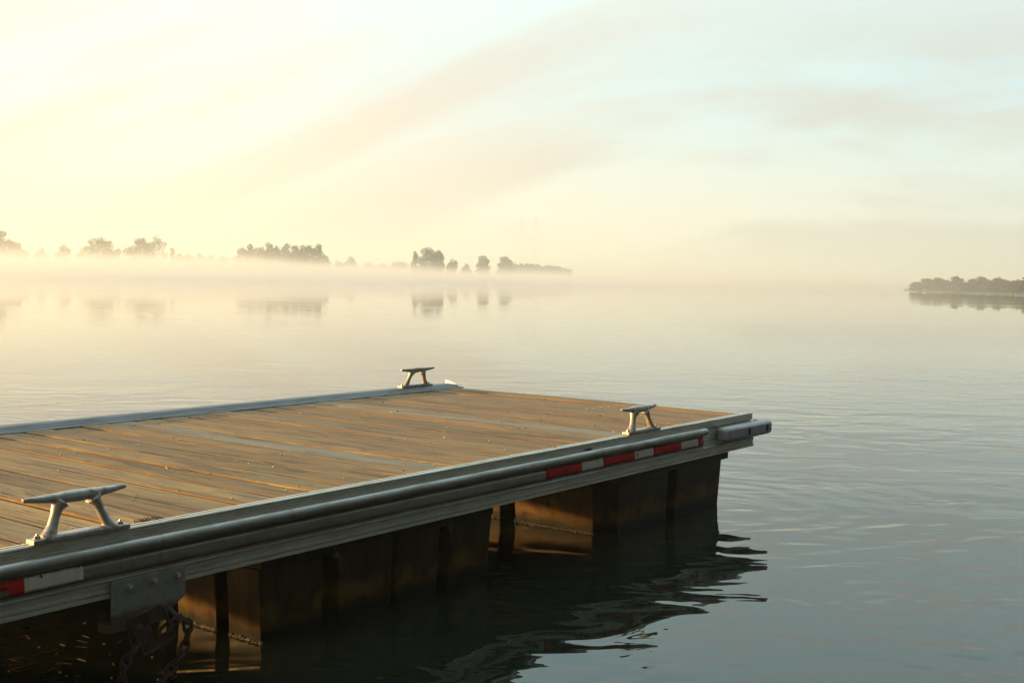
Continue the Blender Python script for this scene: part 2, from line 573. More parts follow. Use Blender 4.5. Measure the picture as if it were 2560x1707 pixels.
# near side rail extrusion (top cap, grooved face, recessed web, lower ledge)
def side_profile():
    P = [(0.044, -0.005), (0.044, 0.003), (0.031, 0.0045), (0.0295, -0.005), (0.0205, -0.005), (0.019, 0.004), (0.009, 0.006), (0.004, 0.0055), (0.0, 0.002)]
    z = -0.002
    while z > -0.031:                                   # ribbed face
        P += [(0.0, z), (0.0035, z - 0.001), (0.0035, z - 0.0035), (0.0, z - 0.0045)]
        z -= 0.0085
    P += [(0.0, -0.034), (0.012, -0.036)]
    z = -0.040
    while z > -0.128:
        P += [(0.0125, z), (0.0105, z - 0.003), (0.0105, z - 0.009), (0.0125, z - 0.012)]
        z -= 0.0135
    P += [(0.012, -0.1345), (-0.010, -0.136), (-0.012, -0.139), (-0.008, -0.142), (-0.006, -0.156), (-0.002, -0.158),
          (-0.002, -0.1605), (-0.009, -0.162), (-0.009, -0.169), (-0.001, -0.1705), (-0.001, -0.173), (-0.011, -0.1745),
          (-0.011, -0.186), (0.05, -0.186), (0.05, -0.180), (0.035, -0.178), (0.035, -0.045)]
    P += [(0.043, -0.045)]
    return [(y, zz + T) for y, zz in P]
sr = MB()
sr.prism_x(side_profile(), [XL, -1.083])
sr.prism_x(side_profile(), [-1.081, -0.006])
sr.build('side_rail', ALU, dock, smooth=30)
# far side rail: broad flat cap with lip and screws
fr = MB()
P = [(2.188, -0.010), (2.184, -0.004), (2.188, 0.0015), (2.198, 0.003), (2.201, 0.0005), (2.205, 0.0042), (2.212, 0.008), (2.215, 0.006), (2.218, 0.010), (2.232, 0.016), (2.235, 0.0135),
     (2.238, 0.018), (2.244, 0.0215), (2.262, 0.0225), (2.264, 0.020), (2.272, 0.020), (2.274, 0.0225), (2.318, 0.0225), (2.322, 0.020), (2.322, -0.034), (2.31, -0.036), (2.31, -0.134), (2.33, -0.136), (2.33, -0.186), (2.27, -0.186), (2.27, -0.045), (2.206, -0.045), (2.206, -0.010)]
fr.prism_x([(y, z + T) for y, z in P], [XL, -0.004])
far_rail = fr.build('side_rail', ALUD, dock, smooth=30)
for x in (-5.0, -3.9, -3.42, -3.28, -2.78, -1.9, -1.32, -1.22, -0.72):
    k = MB()
    k.ell((x, 2.203, T + 0.005), (0.006, 0.004, 0.004), 8, 4)
    k.build('screw', BOLT, far_rail, smooth=60)
# end rail with thin upstanding lip
er = MB()
P = [(-0.0115, -0.186), (-0.0115, -0.005), (-0.008, -0.0035), (-0.004, -0.005), (-0.004, -0.130), (0.012, -0.135), (0.012, -0.150), (0.004, -0.152), (0.004, -0.186)]
n = len(P)
vs = [(x, y, z + T) for y in (0.0505, 2.269) for (x, z) in P]
fs = [(i, (i + 1) % n, n + (i + 1) % n, n + i) for i in range(n)] + [tuple(range(n)), tuple(range(2 * n - 1, n - 1, -1))]
er.add(vs, fs)
er.build('end_rail', ALU, dock, smooth=30)
# pale wedge plate rising at the far corner
wp = MB()
wp.add([(x, y, z + T) for x in (-0.002, 0.012) for (y, z) in ((2.19, -0.01), (2.322, -0.01), (2.322, 0.046), (2.29, 0.042), (2.19, 0.011))],
       [(0, 1, 2, 3, 4), (9, 8, 7, 6, 5)] + [(i, (i + 1) % 5, 5 + (i + 1) % 5, 5 + i) for i in range(5)])
wp.build('corner_plate', ALU, dock, bevel=0.002)
cb = MB()
cb.box((-0.04, 2.145, T + 0.0005), (-0.013, 2.172, T + 0.010))
cb.build('corner_clip', CAST, dock, bevel=0.003)

# fender: bulb over a curved web
FX0, FX1 = XL + 0.3, -0.628
def fender_profile():
    P = [(0.010, -0.0365)]
    c, r = (-0.018, -0.0465), 0.0195
    for k in range(13):
        a = R(75 + k * 15.5)
        P.append((c[0] + r * math.cos(a), c[1] + r * math.sin(a)))
    P += [(-0.0135, -0.0685), (-0.0130, -0.0725), (-0.0165, -0.0762), (-0.0198, -0.0790), (-0.0206, -0.084), (-0.0210, -0.096), (-0.0206, -0.108),
          (-0.0196, -0.1135), (-0.0158, -0.117), (-0.0135, -0.1205), (-0.0135, -0.126), (-0.0165, -0.1295), (-0.0185, -0.1335), (0.010, -0.1335)]
    return P
fe = MB()
FP = [(y, z + T) for y, z in fender_profile()]
xs = [FX0 + (FX1 - FX0) * k / 160 for k in range(161)]
fe.prism_x(FP, xs)
# the bulb runs a little farther than the web, with a rounded end
fe.tube([(FX1 - 0.01, -0.018, T - 0.0465), (FX1 + 0.012, -0.018, T - 0.0465), (FX1 + 0.024, -0.018, T - 0.0465), (FX1 + 0.031, -0.018, T - 0.0465)], [0.0193, 0.0193, 0.0165, 0.008], 18)
def wob(x, s_):
    return mnoise.noise(Vector((x * 2.3, s_, 0))) * 0.0014 + mnoise.noise(Vector((x * 9.0, s_, 5))) * 0.0006
fe.v = [(x, y + (wob(x, 1) if y < 0.005 else 0), z + (wob(x, 7) * 0.7 if y < 0.005 else 0)) for x, y, z in fe.v]
fender = fe.build('fender_rail', FENDER, dock, smooth=50)
# reflective tape in the web
TAPEZ = [(-0.0148, -0.0742), (-0.0172, -0.0765), (-0.0202, -0.0788), (-0.0210, -0.084), (-0.0214, -0.096), (-0.0210, -0.108), (-0.0199, -0.114)]
def tape(segs, name, lab):
    t = MB()
    for (xa, xb, mi, zcut) in segs:
        prof = TAPEZ if zcut is None else TAPEZ[:zcut]
        nx = 12
        vs, fs = [], []
        for k in range(nx + 1):
            x = xa + (xb - xa) * k / nx
            for q, (y, z) in enumerate(prof):
                jit = rng.uniform(-0.0012, 0.0012) if q in (0, len(prof) - 1) else 0
                vs.append((x, y - 0.0006 + wob(x, 1), z + T + jit + wob(x, 7) * 0.7))
        nn = len(prof)
        for k in range(nx):
            for q in range(nn - 1):
                fs.append((k * nn + q, (k + 1) * nn + q, (k + 1) * nn + q + 1, k * nn + q + 1))
        t.add(vs, fs, mi)
    ob = t.build(name, [RED, WHITE], fender, smooth=60)
    sd_ = ob.modifiers.new('thick', 'SOLIDIFY')
    sd_.thickness = 0.0006
    sd_.offset = 0
    ob['label'] = lab
X0 = -2.0713
seq = [0, .2794, .4572, .7366, .9144, 1.1938, 1.3716, 1.4245]
tape([(X0 + seq[i], X0 + seq[i + 1], i % 2, None) for i in range(7)], 'reflective_tape', 'long red and white striped tape near the dock end')
tape([(-4.766, -4.60, 0, None), (-4.60, -4.53, 0, 5), (-4.53, -4.4869, 0, None), (-4.4869, -4.309, 1, None)], 'reflective_tape', 'short torn red and white tape below the nearest cleat')

# grey corner bumper
bp = MB()
def rbox(mb, a, b, ch):
    (x0, y0, z0), (x1, y1, z1) = a, b
    lv = [(z0, ch), (z0 + ch, 0), (z1 - ch, 0), (z1, ch)]
    vs = []
    for z, c in lv:
        A, B, C_, D_ = x0 + c, x1 - c, y0 + c, y1
        q = ch
        vs += [(A + q, C_, z), (B - q, C_, z), (B, C_ + q, z), (B, D_, z), (A, D_, z), (A, C_ + q, z)]
    fs = [tuple(range(5, -1, -1)), tuple(18 + i for i in range(6))]
    for k in range(3):
        for i in range(6):
            fs.append((k * 6 + i, k * 6 + (i + 1) % 6, (k + 1) * 6 + (i + 1) % 6, (k + 1) * 6 + i))
    mb.add(vs, fs)
rbox(bp, (-0.452, -0.078, T - 0.118), (0.100, -0.004, T - 0.040), 0.014)
bp.box((0.006, -0.0045, T - 0.112), (0.090, 0.30, T - 0.044))
bumper = bp.build('corner_bumper', BUMP, dock, bevel=0.006, smooth=40)
for x in (-0.205, 0.022):
    h = MB()
    n = 20
    rx, rz, zc = 0.017, 0.021, T - 0.079
    ring = [(math.cos(2 * math.pi * k / n), math.sin(2 * math.pi * k / n)) for k in range(n)]
    vs = [(x + rx * c, -0.0792, zc + rz * s_) for c, s_ in ring] + [(x + 0.0035 + rx * 0.8 * c, -0.0785, zc - 0.001 + rz * 0.82 * s_) for c, s_ in ring] + [(x + 0.004, -0.0783, zc)]
    fs = [(k, (k + 1) % n, n + (k + 1) % n, n + k) for k in range(n)] + [(n + k, n + (k + 1) % n, 2 * n) for k in range(n)]
    h.add(vs, fs)
    h.build('bolt_hole', DARK, bumper)
sc_ = MB()
sc_.box((-0.02, -0.02, T - 0.0395), (0.016, -0.008, T - 0.035))
sc_.build('clip', CAST, bumper, bevel=0.002)

# cleats
def hexbolt(mb, c, r, h, axis='z'):
    def put(x, y, z):
        return (c[0] + x, c[1] + y, c[2] + z) if axis == 'z' else (c[0] + x, c[1] - z, c[2] + y)
    def cyl(rad, z0, z1, n, rt_=1.0):
        vs = [put(rad * math.cos(2 * math.pi * k / n + 0.3), rad * math.sin(2 * math.pi * k / n + 0.3), z0) for k in range(n)]
        vs += [put(rad * rt_ * math.cos(2 * math.pi * k / n + 0.3), rad * rt_ * math.sin(2 * math.pi * k / n + 0.3), z1) for k in range(n)]
        mb.add(vs, [(k, (k + 1) % n, n + (k + 1) % n, n + k) for k in range(n)] + [tuple(range(n - 1, -1, -1)), tuple(range(n, 2 * n))])
    cyl(r * 1.45, 0, h * 0.22, 18)
    cyl(r, h * 0.22, h * 0.85, 6)
    cyl(r * 0.85, h * 0.85, h, 6, 0.8)
    cyl(r * 0.5, h, h * 1.35, 12, 0.8)


def cleat_mesh():
    c = MB()
    # base with rounded ends
    c.box((-0.152, -0.021, 0), (0.152, 0.021, 0.014))
    c.box((-0.105, -0.017, 0.012), (0.105, 0.017, 0.018))
    # legs, flared at both ends
    for s_ in (-1, 1):
        pts = [(s_ * 0.100, 0, 0.008), (s_ * 0.092, 0, 0.020), (s_ * 0.083, 0, 0.038), (s_ * 0.071, 0, 0.066), (s_ * 0.062, 0, 0.088), (s_ * 0.050, 0, 0.104)]
        c.tube(pts, [0.024, 0.019, 0.0148, 0.0135, 0.0165, 0.025], 14, sy=1.05)
    # horn bar
    st = []
    for k in range(17):
        x = -0.162 + 0.324 * k / 16
        t = abs(x) / 0.162
        st.append((x, 0.0075 + 0.0115 * (1 - t ** 1.3), 0.0058 + 0.0105 * (1 - t ** 1.2), 0.1145 + 0.006 * t ** 2))
    n = 12
    vs, fs = [], []
    for (x, hy, hz, zc) in st:
        for k in range(n):
            a = 2 * math.pi * k / n
            ca, sa = math.cos(a), math.sin(a)
            vs.append((x, hy * math.copysign(abs(ca) ** 0.7, ca), zc + (hz if sa > 0 else hz * 1.15) * math.copysign(abs(sa) ** 0.7, sa)))
    for i in range(len(st) - 1):
        for k in range(n):
            fs.append((i * n + k, i * n + (k + 1) % n, (i + 1) * n + (k + 1) % n, (i + 1) * n + k))
    fs += [tuple(range(n - 1, -1, -1)), tuple((len(st) - 1) * n + k for k in range(n))]
    c.add(vs, fs)
    c.v = [(x, y + 0.018 * max(0.0, z - 0.012) / 0.1, z) for x, y, z in c.v]
    return c


proto = cleat_mesh().build('cleat_proto', CAST)
rm = proto.modifiers.new('remesh', 'REMESH')
rm.mode = 'VOXEL'
rm.voxel_size = 0.0022
smm = proto.modifiers.new('smooth', 'SMOOTH')
smm.factor = 0.5
smm.iterations = 5
dg = bpy.context.evaluated_depsgraph_get()
cl_me = bpy.data.meshes.new_from_object(proto.evaluated_get(dg))
bpy.data.objects.remove(proto)
cl_me.name = 'mooring_cleat'
for p in cl_me.polygons:
    p.use_smooth = True
cl_me.materials.clear()
cl_me.materials.append(CAST)
bb = MB()
hexbolt(bb, (0, 0, 0), 0.0088, 0.011)
b0 = bb.build('bolt', BOLT, smooth=25)
bolt_me = b0.data
bpy.data.objects.remove(b0)
hh = MB()
nh = 16
hh.add([(0.012 * math.cos(2 * math.pi * k / nh), 0.007 * math.sin(2 * math.pi * k / nh), 0) for k in range(nh)], [tuple(range(nh))])
h0 = hh.build('bolt_hole', DARK)
hole_me = h0.data
bpy.data.objects.remove(h0)
for (x, y, lab) in ((-4.298, 0.012, 'nearest cleat, on the near rail'), (-1.206, 0.019, 'cleat on the near rail close to the dock end'), (-0.365, 2.272, 'cleat on the far rail')):
    o = bpy.data.objects.new('mooring_cleat', cl_me)
    o.parent = dock
    o.location = (x, y, T + (0.0045 if y < 1 else 0.0225))
    o['label'] = lab
    if y > 1:
        o.rotation_euler.z = math.pi
    COL.objects.link(o)
    for bx in (-0.131, 0.131):
        q = bpy.data.objects.new('bolt', bolt_me)
        q.parent = o
        q.location = (bx, 0, 0.0125)
        COL.objects.link(q)
    q = bpy.data.objects.new('bolt_hole', hole_me)
    q.parent = o
    q.location = (0.004, 0, 0.0175)
    COL.objects.link(q)

# floats
def notch_poly(x0, x1, y0, y1, fx, sy, depth, cham):
    """plan outline, counter-clockwise from the front-left corner; grooves fx on the front, sy on both sides"""
    P = [(x0 + cham, y0)]
    for (a, b) in fx:
        P += [(a, y0), (a + 0.012, y0 + depth), (b - 0.012, y0 + depth), (b, y0)]
    P += [(x1, y0)]
    for (a, b) in sy:
        P += [(x1, a), (x1 - depth, a + 0.01), (x1 - depth, b - 0.01), (x1, b)]
    P += [(x1, y1), (x0, y1)]
    for (a, b) in reversed(sy):
        P += [(x0, b), (x0 + depth, b - 0.004), (x0 + depth, a + 0.01), (x0, a)]
    if cham:
        P += [(x0, y0 + cham)]
    return P


def make_float(x0, x1, y0, y1, fx, sy, cham=0.0, ears=True, mussels=True):
    P = notch_poly(x0, x1, y0, y1, fx, sy, 0.058, cham)
    cx, cy = (x0 + x1) / 2, (y0 + y1) / 2
    f = MB()
    n = len(P)
    levels = [(-0.226, 1.0), (-0.236, 1.0), (-0.478, 0.972), (-0.62, 0.955), (-0.64, 0.93)]
    vs = []
    for z, s_ in levels:
        ds = (1 - s_)
        for (x, y) in P:
            vs.append((cx + (x - cx) * s_, cy + (y - cy) * (1 - ds * 0.6), z + T))
    fs = []
    for k in range(len(levels) - 1):
        for i in range(n):
            fs.append((k * n + i, k * n + (i + 1) % n, (k + 1) * n + (i + 1) % n, (k + 1) * n + i))
    fs.append(tuple((len(levels) - 1) * n + i for i in range(n)))
    fs.append(tuple(range(n)))
    f.add(vs, fs)
    # flange round the top
    xa = x0 + 0.004
    f.box((xa, y0 - 0.006, T - 0.2255), (x1 + 0.004, y1 + 0.004, T - 0.1865))
    if ears:
        f.box((x1 + 0.0045, y0 + 0.0, T - 0.236), (x1 + 0.085, y0 + 0.12, T - 0.190))
        f.box((x0 - 0.03, y0 + 0.075, T - 0.240), (x0 + 0.0035, y0 + 0.17, T - 0.188))
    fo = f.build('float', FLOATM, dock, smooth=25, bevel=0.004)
    if mussels:
        mb = MB()
        def crust(ax, ay, bx, by, nn):
            for k in range(nn):
                t = rng.random()
                sz = rng.uniform(0.002, 0.0042)
                px_, py_ = ax + (bx - ax) * t, ay + (by - ay) * t
                mb.ell((px_ - rng.uniform(0, 0.008), py_, rng.triangular(-0.012, 0.012, -0.001)), (sz * rng.uniform(0.6, 1), sz * rng.uniform(0.7, 1.4), sz * rng.uniform(0.6, 1)), 7, 4)
        xw = cx + (x0 - cx) * 0.972
        segs = []
        last = y0 + cham
        for (a, b) in sy:
            segs.append((last, a)); last = b
        segs.append((last, y1))
        for a, b in segs:
            crust(xw, a, xw, b, int((b - a) * 3000))
        mo = mb.build('mussel_crust', MUSSEL, fo, smooth=80)
        mo['kind'] = 'stuff'
    return fo


f1 = make_float(-3.628, -2.386, 0.030, 1.17, [(-3.345, -3.262), (-2.985, -2.955), (-2.715, -2.640)], [(0.196, 0.262), (0.478, 0.545), (0.80, 0.86)], 0.0, False)
f2 = make_float(-1.485, -0.325, 0.030, 1.17, [(-0.915, -0.825)], [(0.595, 0.69)], 0.088)
f3 = make_float(-6.15, -4.92, 0.030, 1.17, [(-5.85, -5.77), (-5.2, -5.12)], [(0.2, 0.26), (0.48, 0.545)], 0.0, False, False)
f4 = make_float(-1.30, -0.325, 1.27, 2.27, [(-0.915, -0.825)], [(1.75, 1.84)], 0.0, False, False)
f5 = make_float(-4.55, -3.40, 1.80, 2.27, [(-4.1, -4.02)], [(2.0, 2.08)], 0.0, False, False)  # unseen far float, shaped to block sky under the deck and pass sunlight
f6 = make_float(-6.60, -5.65, 1.27, 2.27, [(-5.85, -5.77)], [(1.75, 1.84)], 0.0, False, False)

# bolts that hang below the frame with frayed roots
for x, ln in ((-3.312, 0.048), (-2.690, 0.052)):
    b = MB()
    b.tube([(x, 0.006, T - 0.1865), (x + 0.008, 0.004, T - 0.1865 - ln)], 0.0042, 8)
    b.tube([(x + 0.005, 0.004, T - 0.200 - ln * 0.5), (x + 0.0075, 0.004, T - 0.214 - ln * 0.5)], 0.010, 6)
    fb = b.build('float_bolt', RUST, dock, smooth=30)
    w = MB()
    for k in range(6):
        pts = [Vector((x + 0.008, 0.003, T - 0.215))]
        dv = Vector((rng.uniform(-0.2, 1.0), rng.uniform(-0.4, 0.1), rng.uniform(-1.0, -0.3)))
        for q in range(6):
            dv = (dv + Vector((rng.uniform(-.3, .3), rng.uniform(-.2, .2), rng.uniform(-.35, .2)))).normalized()
            pts.append(pts[-1] + dv * 0.016)
        w.tube(pts, 0.0008, 4)
    w.build('root_tuft', WEED, fb)

# bracket plate, hanging gear
br = MB()
YB = -0.0155
prof = [(-4.220, -0.1365), (-3.962, -0.1365), (-3.962, -0.228), (-4.025, -0.266), (-4.220, -0.266)]
vs = [(x, y, z + T) for y in (YB, YB - 0.007) for x, z in prof]
fs = [(0, 1, 2, 3, 4), (9, 8, 7, 6, 5)] + [(i, (i + 1) % 5, 5 + (i + 1) % 5, 5 + i) for i in range(5)]
br.add(vs, fs)
# lower edge folded back under the frame
br.box((-4.228, YB - 0.005, T - 0.290), (-4.03, YB + 0.05, T - 0.2665))
bracket = br.build('bracket_plate', GALV, dock, bevel=0.0025)
bl = MB()
hexbolt(bl, (0, 0, 0), 0.0088, 0.014, 'y')
t0 = bl.build('bolt', BOLT, smooth=25)
bolt2 = t0.data
bpy.data.objects.remove(t0)
for x, z in ((-4.160, -0.164), (-4.077, -0.162), (-3.992, -0.162)):
    q = bpy.data.objects.new('bolt', bolt2)
    q.parent = bracket
    q.location = (x, YB - 0.0072, z + T)
    COL.objects.link(q)
# rod loop
def rounded(pts, r, nseg=5):
    out = []
    n = len(pts)
    for i in range(n):
        p, a, b = Vector(pts[i]), Vector(pts[i - 1]), Vector(pts[(i + 1) % n])
        da, db = (a - p).normalized(), (b - p).normalized()
        s_, e_ = p + da * r, p + db * r
        for k in range(nseg + 1):
            t = k / nseg
            out.append((s_ * (1 - t) + p * t) * (1 - t) + (p * (1 - t) + e_ * t) * t)
    return out
YL = -0.040
lp = MB()
lp.tube(rounded([(-4.170, YL, T - 0.252), (-4.056, YL, T - 0.232), (-4.012, YL + 0.01, T - 0.353), (-4.125, YL + 0.005, T - 0.374)], 0.020), 0.0052, 10, closed=True)
lp.build('rod_loop', RUST, bracket, smooth=60)
hp = MB()
Mx = Matrix.Translation((-4.118, -0.022, T - 0.3)) @ Matrix.Rotation(R(-14), 4, 'Y')
hp.box((-0.043, -0.006, -0.058), (0.030, 0.006, 0.052), M=Mx)
hp.box((-0.030, -0.022, 0.012), (-0.004, -0.006, 0.030), M=Mx)
hp.box((0.0, -0.010, -0.075), (0.105, 0.002, -0.050), M=Mx)
hp.build('hook_plate', RUST, bracket, bevel=0.004)
pn = MB()
pn.tube([(-4.032, -0.024, T - 0.250), (-4.004, -0.034, T - 0.284)], 0.009, 10)
hexbolt(pn, (-4.001, -0.036, T - 0.292), 0.011, 0.012)
pn.build('pin', GALV, bracket, smooth=30)

# chain hanging from the bracket
ch = empty('chain', (-3.985, -0.035, T - 0.275))
tag(ch, 'rusty chain hanging from the bracket plate into dark water', 'chain')
def link_at(p, q, twist):
    p, q = Vector(p), Vector(q)
    dz = (q - p)
    L = dz.length
    dz.normalize()
    a = Vector((0, 1, 0))
    u = (a - dz * a.dot(dz)).normalized()
    w = dz.cross(u)
    side = u * math.cos(twist) + w * math.sin(twist)
    c = (p + q) / 2
    half, wd = L * 0.68, 0.0125
    pts = []
    for k in range(16):
        t = 2 * math.pi * k / 16
        pts.append(c + dz * (half * math.copysign(abs(math.sin(t)) ** 0.8, math.sin(t))) + side * (wd * math.copysign(abs(math.cos(t)) ** 0.8, math.cos(t))))
    k_ = MB()
    k_.tube(pts, 0.0052, 7, closed=True)
    k_.build('chain_link', RUST, ch, smooth=80)
def chain_path(pts, nlink):
    V = [Vector(p) for p in pts]
    L = [0]
    for i in range(1, len(V)):
        L.append(L[-1] + (V[i] - V[i - 1]).length)
    def at(s_):
        for i in range(1, len(V)):
            if s_ <= L[i] or i == len(V) - 1:
                return V[i - 1].lerp(V[i], (s_ - L[i - 1]) / max(1e-6, L[i] - L[i - 1]))
    for k in range(nlink):
        link_at(at(L[-1] * k / nlink), at(L[-1] * (k + 1) / nlink), (k % 2) * math.pi / 2 + 0.35)
chain_path([(-4.055, -0.03, T - 0.322), (-4.02, -0.036, T - 0.298), (-3.985, -0.036, T - 0.285), (-3.958, -0.036, T - 0.315), (-3.966, -0.036, T - 0.36), (-3.99, -0.038, T - 0.405), (-4.04, -0.04, T - 0.445), (-4.09, -0.04, T - 0.50)], 10)
chain_path([(-4.150, -0.036, T - 0.345), (-4.185, -0.036, T - 0.375), (-4.195, -0.036, T - 0.42), (-4.193, -0.036, T - 0.51)], 6)

# straw and litter on the dock
def litter(name, lab, cat, pts, rads, m_):
    t = MB()
    t.tube(pts, rads, 5)
    ob = t.build(name, m_, origin=pts[0], smooth=60)
    tag(ob, lab, cat)
litter('straw', 'pale straw lying across the near rail left of the end cleat', 'straw',
       [(-2.00, 0.055, T + 0.008), (-1.97, 0.03, T + 0.011), (-1.95, 0.01, T + 0.0085)], [0.0015, 0.0018, 0.001], STRAW)
litter('twig', 'thin pale twig on the middle boards of the deck', 'twig',
       [(-3.42, 0.80, T + 0.002), (-3.40, 0.84, T + 0.003), (-3.375, 0.87, T + 0.002)], [0.0012, 0.0016, 0.0008], STRAW)
t = MB()
for k in range(26):
    x, y = -4.03 + rng.uniform(-0.045, 0.045), 0.066 + rng.uniform(-0.012, 0.016)
    a = rng.uniform(0, 6.28)
    L_ = rng.uniform(0.012, 0.035)
    t.tube([(x, y, T), (x + L_ * 0.5 * math.cos(a), y + L_ * 0.5 * math.sin(a) * 0.5, T + rng.uniform(0.003, 0.010)), (x + L_ * math.cos(a), y + L_ * math.sin(a) * 0.5, T + 0.002)], [0.0012, 0.001, 0.0006], 4)
ob = t.build('weed_tuft', WEED, origin=(-4.03, 0.066, T))
tag(ob, 'small dark tuft of dead weed beside the near rail', 'weed')
t = MB()
for k in range(16):
    t.ell((-1.72 + rng.gauss(0, 0.018), -0.006 + rng.uniform(-0.003, 0.003), T - 0.028 + rng.uniform(-0.006, 0.006)), (rng.uniform(0.006, 0.012), 0.006, rng.uniform(0.003, 0.006)), 7, 4)
ob = t.build('dirt_clump', DARK, origin=(-1.72, -0.006, T - 0.028), smooth=80)
tag(ob, 'dark clump of dirt stuck on the fender above the striped tape', 'dirt')

t = MB()
for k in range(70):
    x, y = rng.uniform(-4.6, -0.1), rng.uniform(0.07, 2.1)
    q_ = rng.uniform(0.0018, 0.0045)
    t.ell((x, y, T + q_ * 0.3 - 0.001), (q_ * rng.uniform(0.8, 1.8), q_ * rng.uniform(0.8, 1.6), q_ * 0.7), 6, 4, k % 2)
tag(t.build('grit', [SCUM, DARK], smooth=60), 'pale and dark grit and droppings scattered on the boards', 'grit', kind='stuff')

# ------------------------------------------------------------------ water, bed, banks
HALF = 2600.0
w = MB()
w.add([(-HALF, -HALF, 0), (HALF, -HALF, 0), (HALF, HALF, 0), (-HALF, HALF, 0)], [(0, 1, 2, 3)])
tag(w.build('water', WATER), kind='structure')

# floating specks and weed near the bracket
t = MB()
for k in range(14):
    x, y = rng.uniform(-4.45, -3.85), rng.uniform(0.0, 0.8)
    a = rng.uniform(0, 3.1)
    t.ell((x, y, 0.002), (rng.uniform(0.003, 0.007), rng.uniform(0.002, 0.003), 0.002), 6, 4)
tag(t.build('foam_flecks', SCUM), 'pale flecks of fluff on the dark water by the bracket', 'foam', kind='stuff')


t = MB()
for k in range(45):
    x, y = rng.gauss(-4.16, 0.13), rng.gauss(0.40, 0.24)
    if x > -3.7:
        continue
    a = rng.uniform(0, 6.28)
    L_ = rng.uniform(0.015, 0.06)
    ww = rng.uniform(0.001, 0.003)
    c_, s__ = math.cos(a), math.sin(a)
    q = [(x - s__ * ww, y + c_ * ww), (x + s__ * ww, y - c_ * ww), (x + c_ * L_ + s__ * ww * .3, y + s__ * L_ - c_ * ww * .3), (x + c_ * L_ - s__ * ww * .3, y + s__ * L_ + c_ * ww * .3)]
    z0_, z1_ = -0.001, rng.uniform(0.0004, 0.0012)
    t.add([(p_[0], p_[1], z) for z in (z0_, z1_) for p_ in q], [(0, 3, 2, 1), (4, 5, 6, 7), (0, 1, 5, 4), (1, 2, 6, 5), (2, 3, 7, 6), (3, 0, 4, 7)])
tag(t.build('water_weed', WEED), 'brown weed strands floating in the dark water below the rail', 'weed', kind='stuff')


def bank(name, pts, depth, hgt):
    """low river bank: waterline points (x column, distance), a rising shore behind them"""
    g = MB()
    P = []
    for (x, D) in pts:
        P.append((x, D))
    fine = []
    for i in range(len(P) - 1):
        for k in range(8):
            t_ = k / 8
            fine.append((P[i][0] * (1 - t_) + P[i + 1][0] * t_, P[i][1] * (1 - t_) + P[i + 1][1] * t_))
    fine.append(P[-1])
    rows = [(0, -0.4), (3, 0.12), (10, 0.5 * hgt), (40, hgt), (depth, hgt * 1.1)]
    vs = []
    for i, (x, D) in enumerate(fine):
        wob = mnoise.noise(Vector((i * 0.7, 3.1, 0))) * 6
        for (o, z) in rows:
            p = bearing(x, D + o + wob)
            vs.append((p.x, p.y, z + (mnoise.noise(Vector((i * 1.3, o, 0))) * 0.25 if z > 0 else 0)))
    n = len(rows)
    fs = []
    for i in range(len(fine) - 1):
        for k in range(n - 1):
            fs.append((i * n + k, (i + 1) * n + k, (i + 1) * n + k + 1, i * n + k + 1))
    g.add(vs, fs)
    tag(g.build(name, GROUND, smooth=60), kind='structure')


bank('far_bank', [(-900, 420), (-300, 415), (0, 410), (400, 415), (780, 430), (1000, 450), (1120, 560), (1180, 640), (1320, 900)], 260, 0.9)
bank('right_bank', [(2078, 262), (2100, 236), (2200, 210), (2352, 185), (2700, 150), (3200, 125)], 70, 0.35)
bank('distant_bank', [(1250, 1900), (1600, 2000), (2100, 2100)], 120, 1.5)


# ------------------------------------------------------------------ trees
def ordn(i):
    return ['first', 'second', 'third', 'fourth', 'fifth', 'sixth', 'seventh', 'eighth', 'ninth', 'tenth', 'eleventh', 'twelfth', 'thirteenth', 'fourteenth'][i]


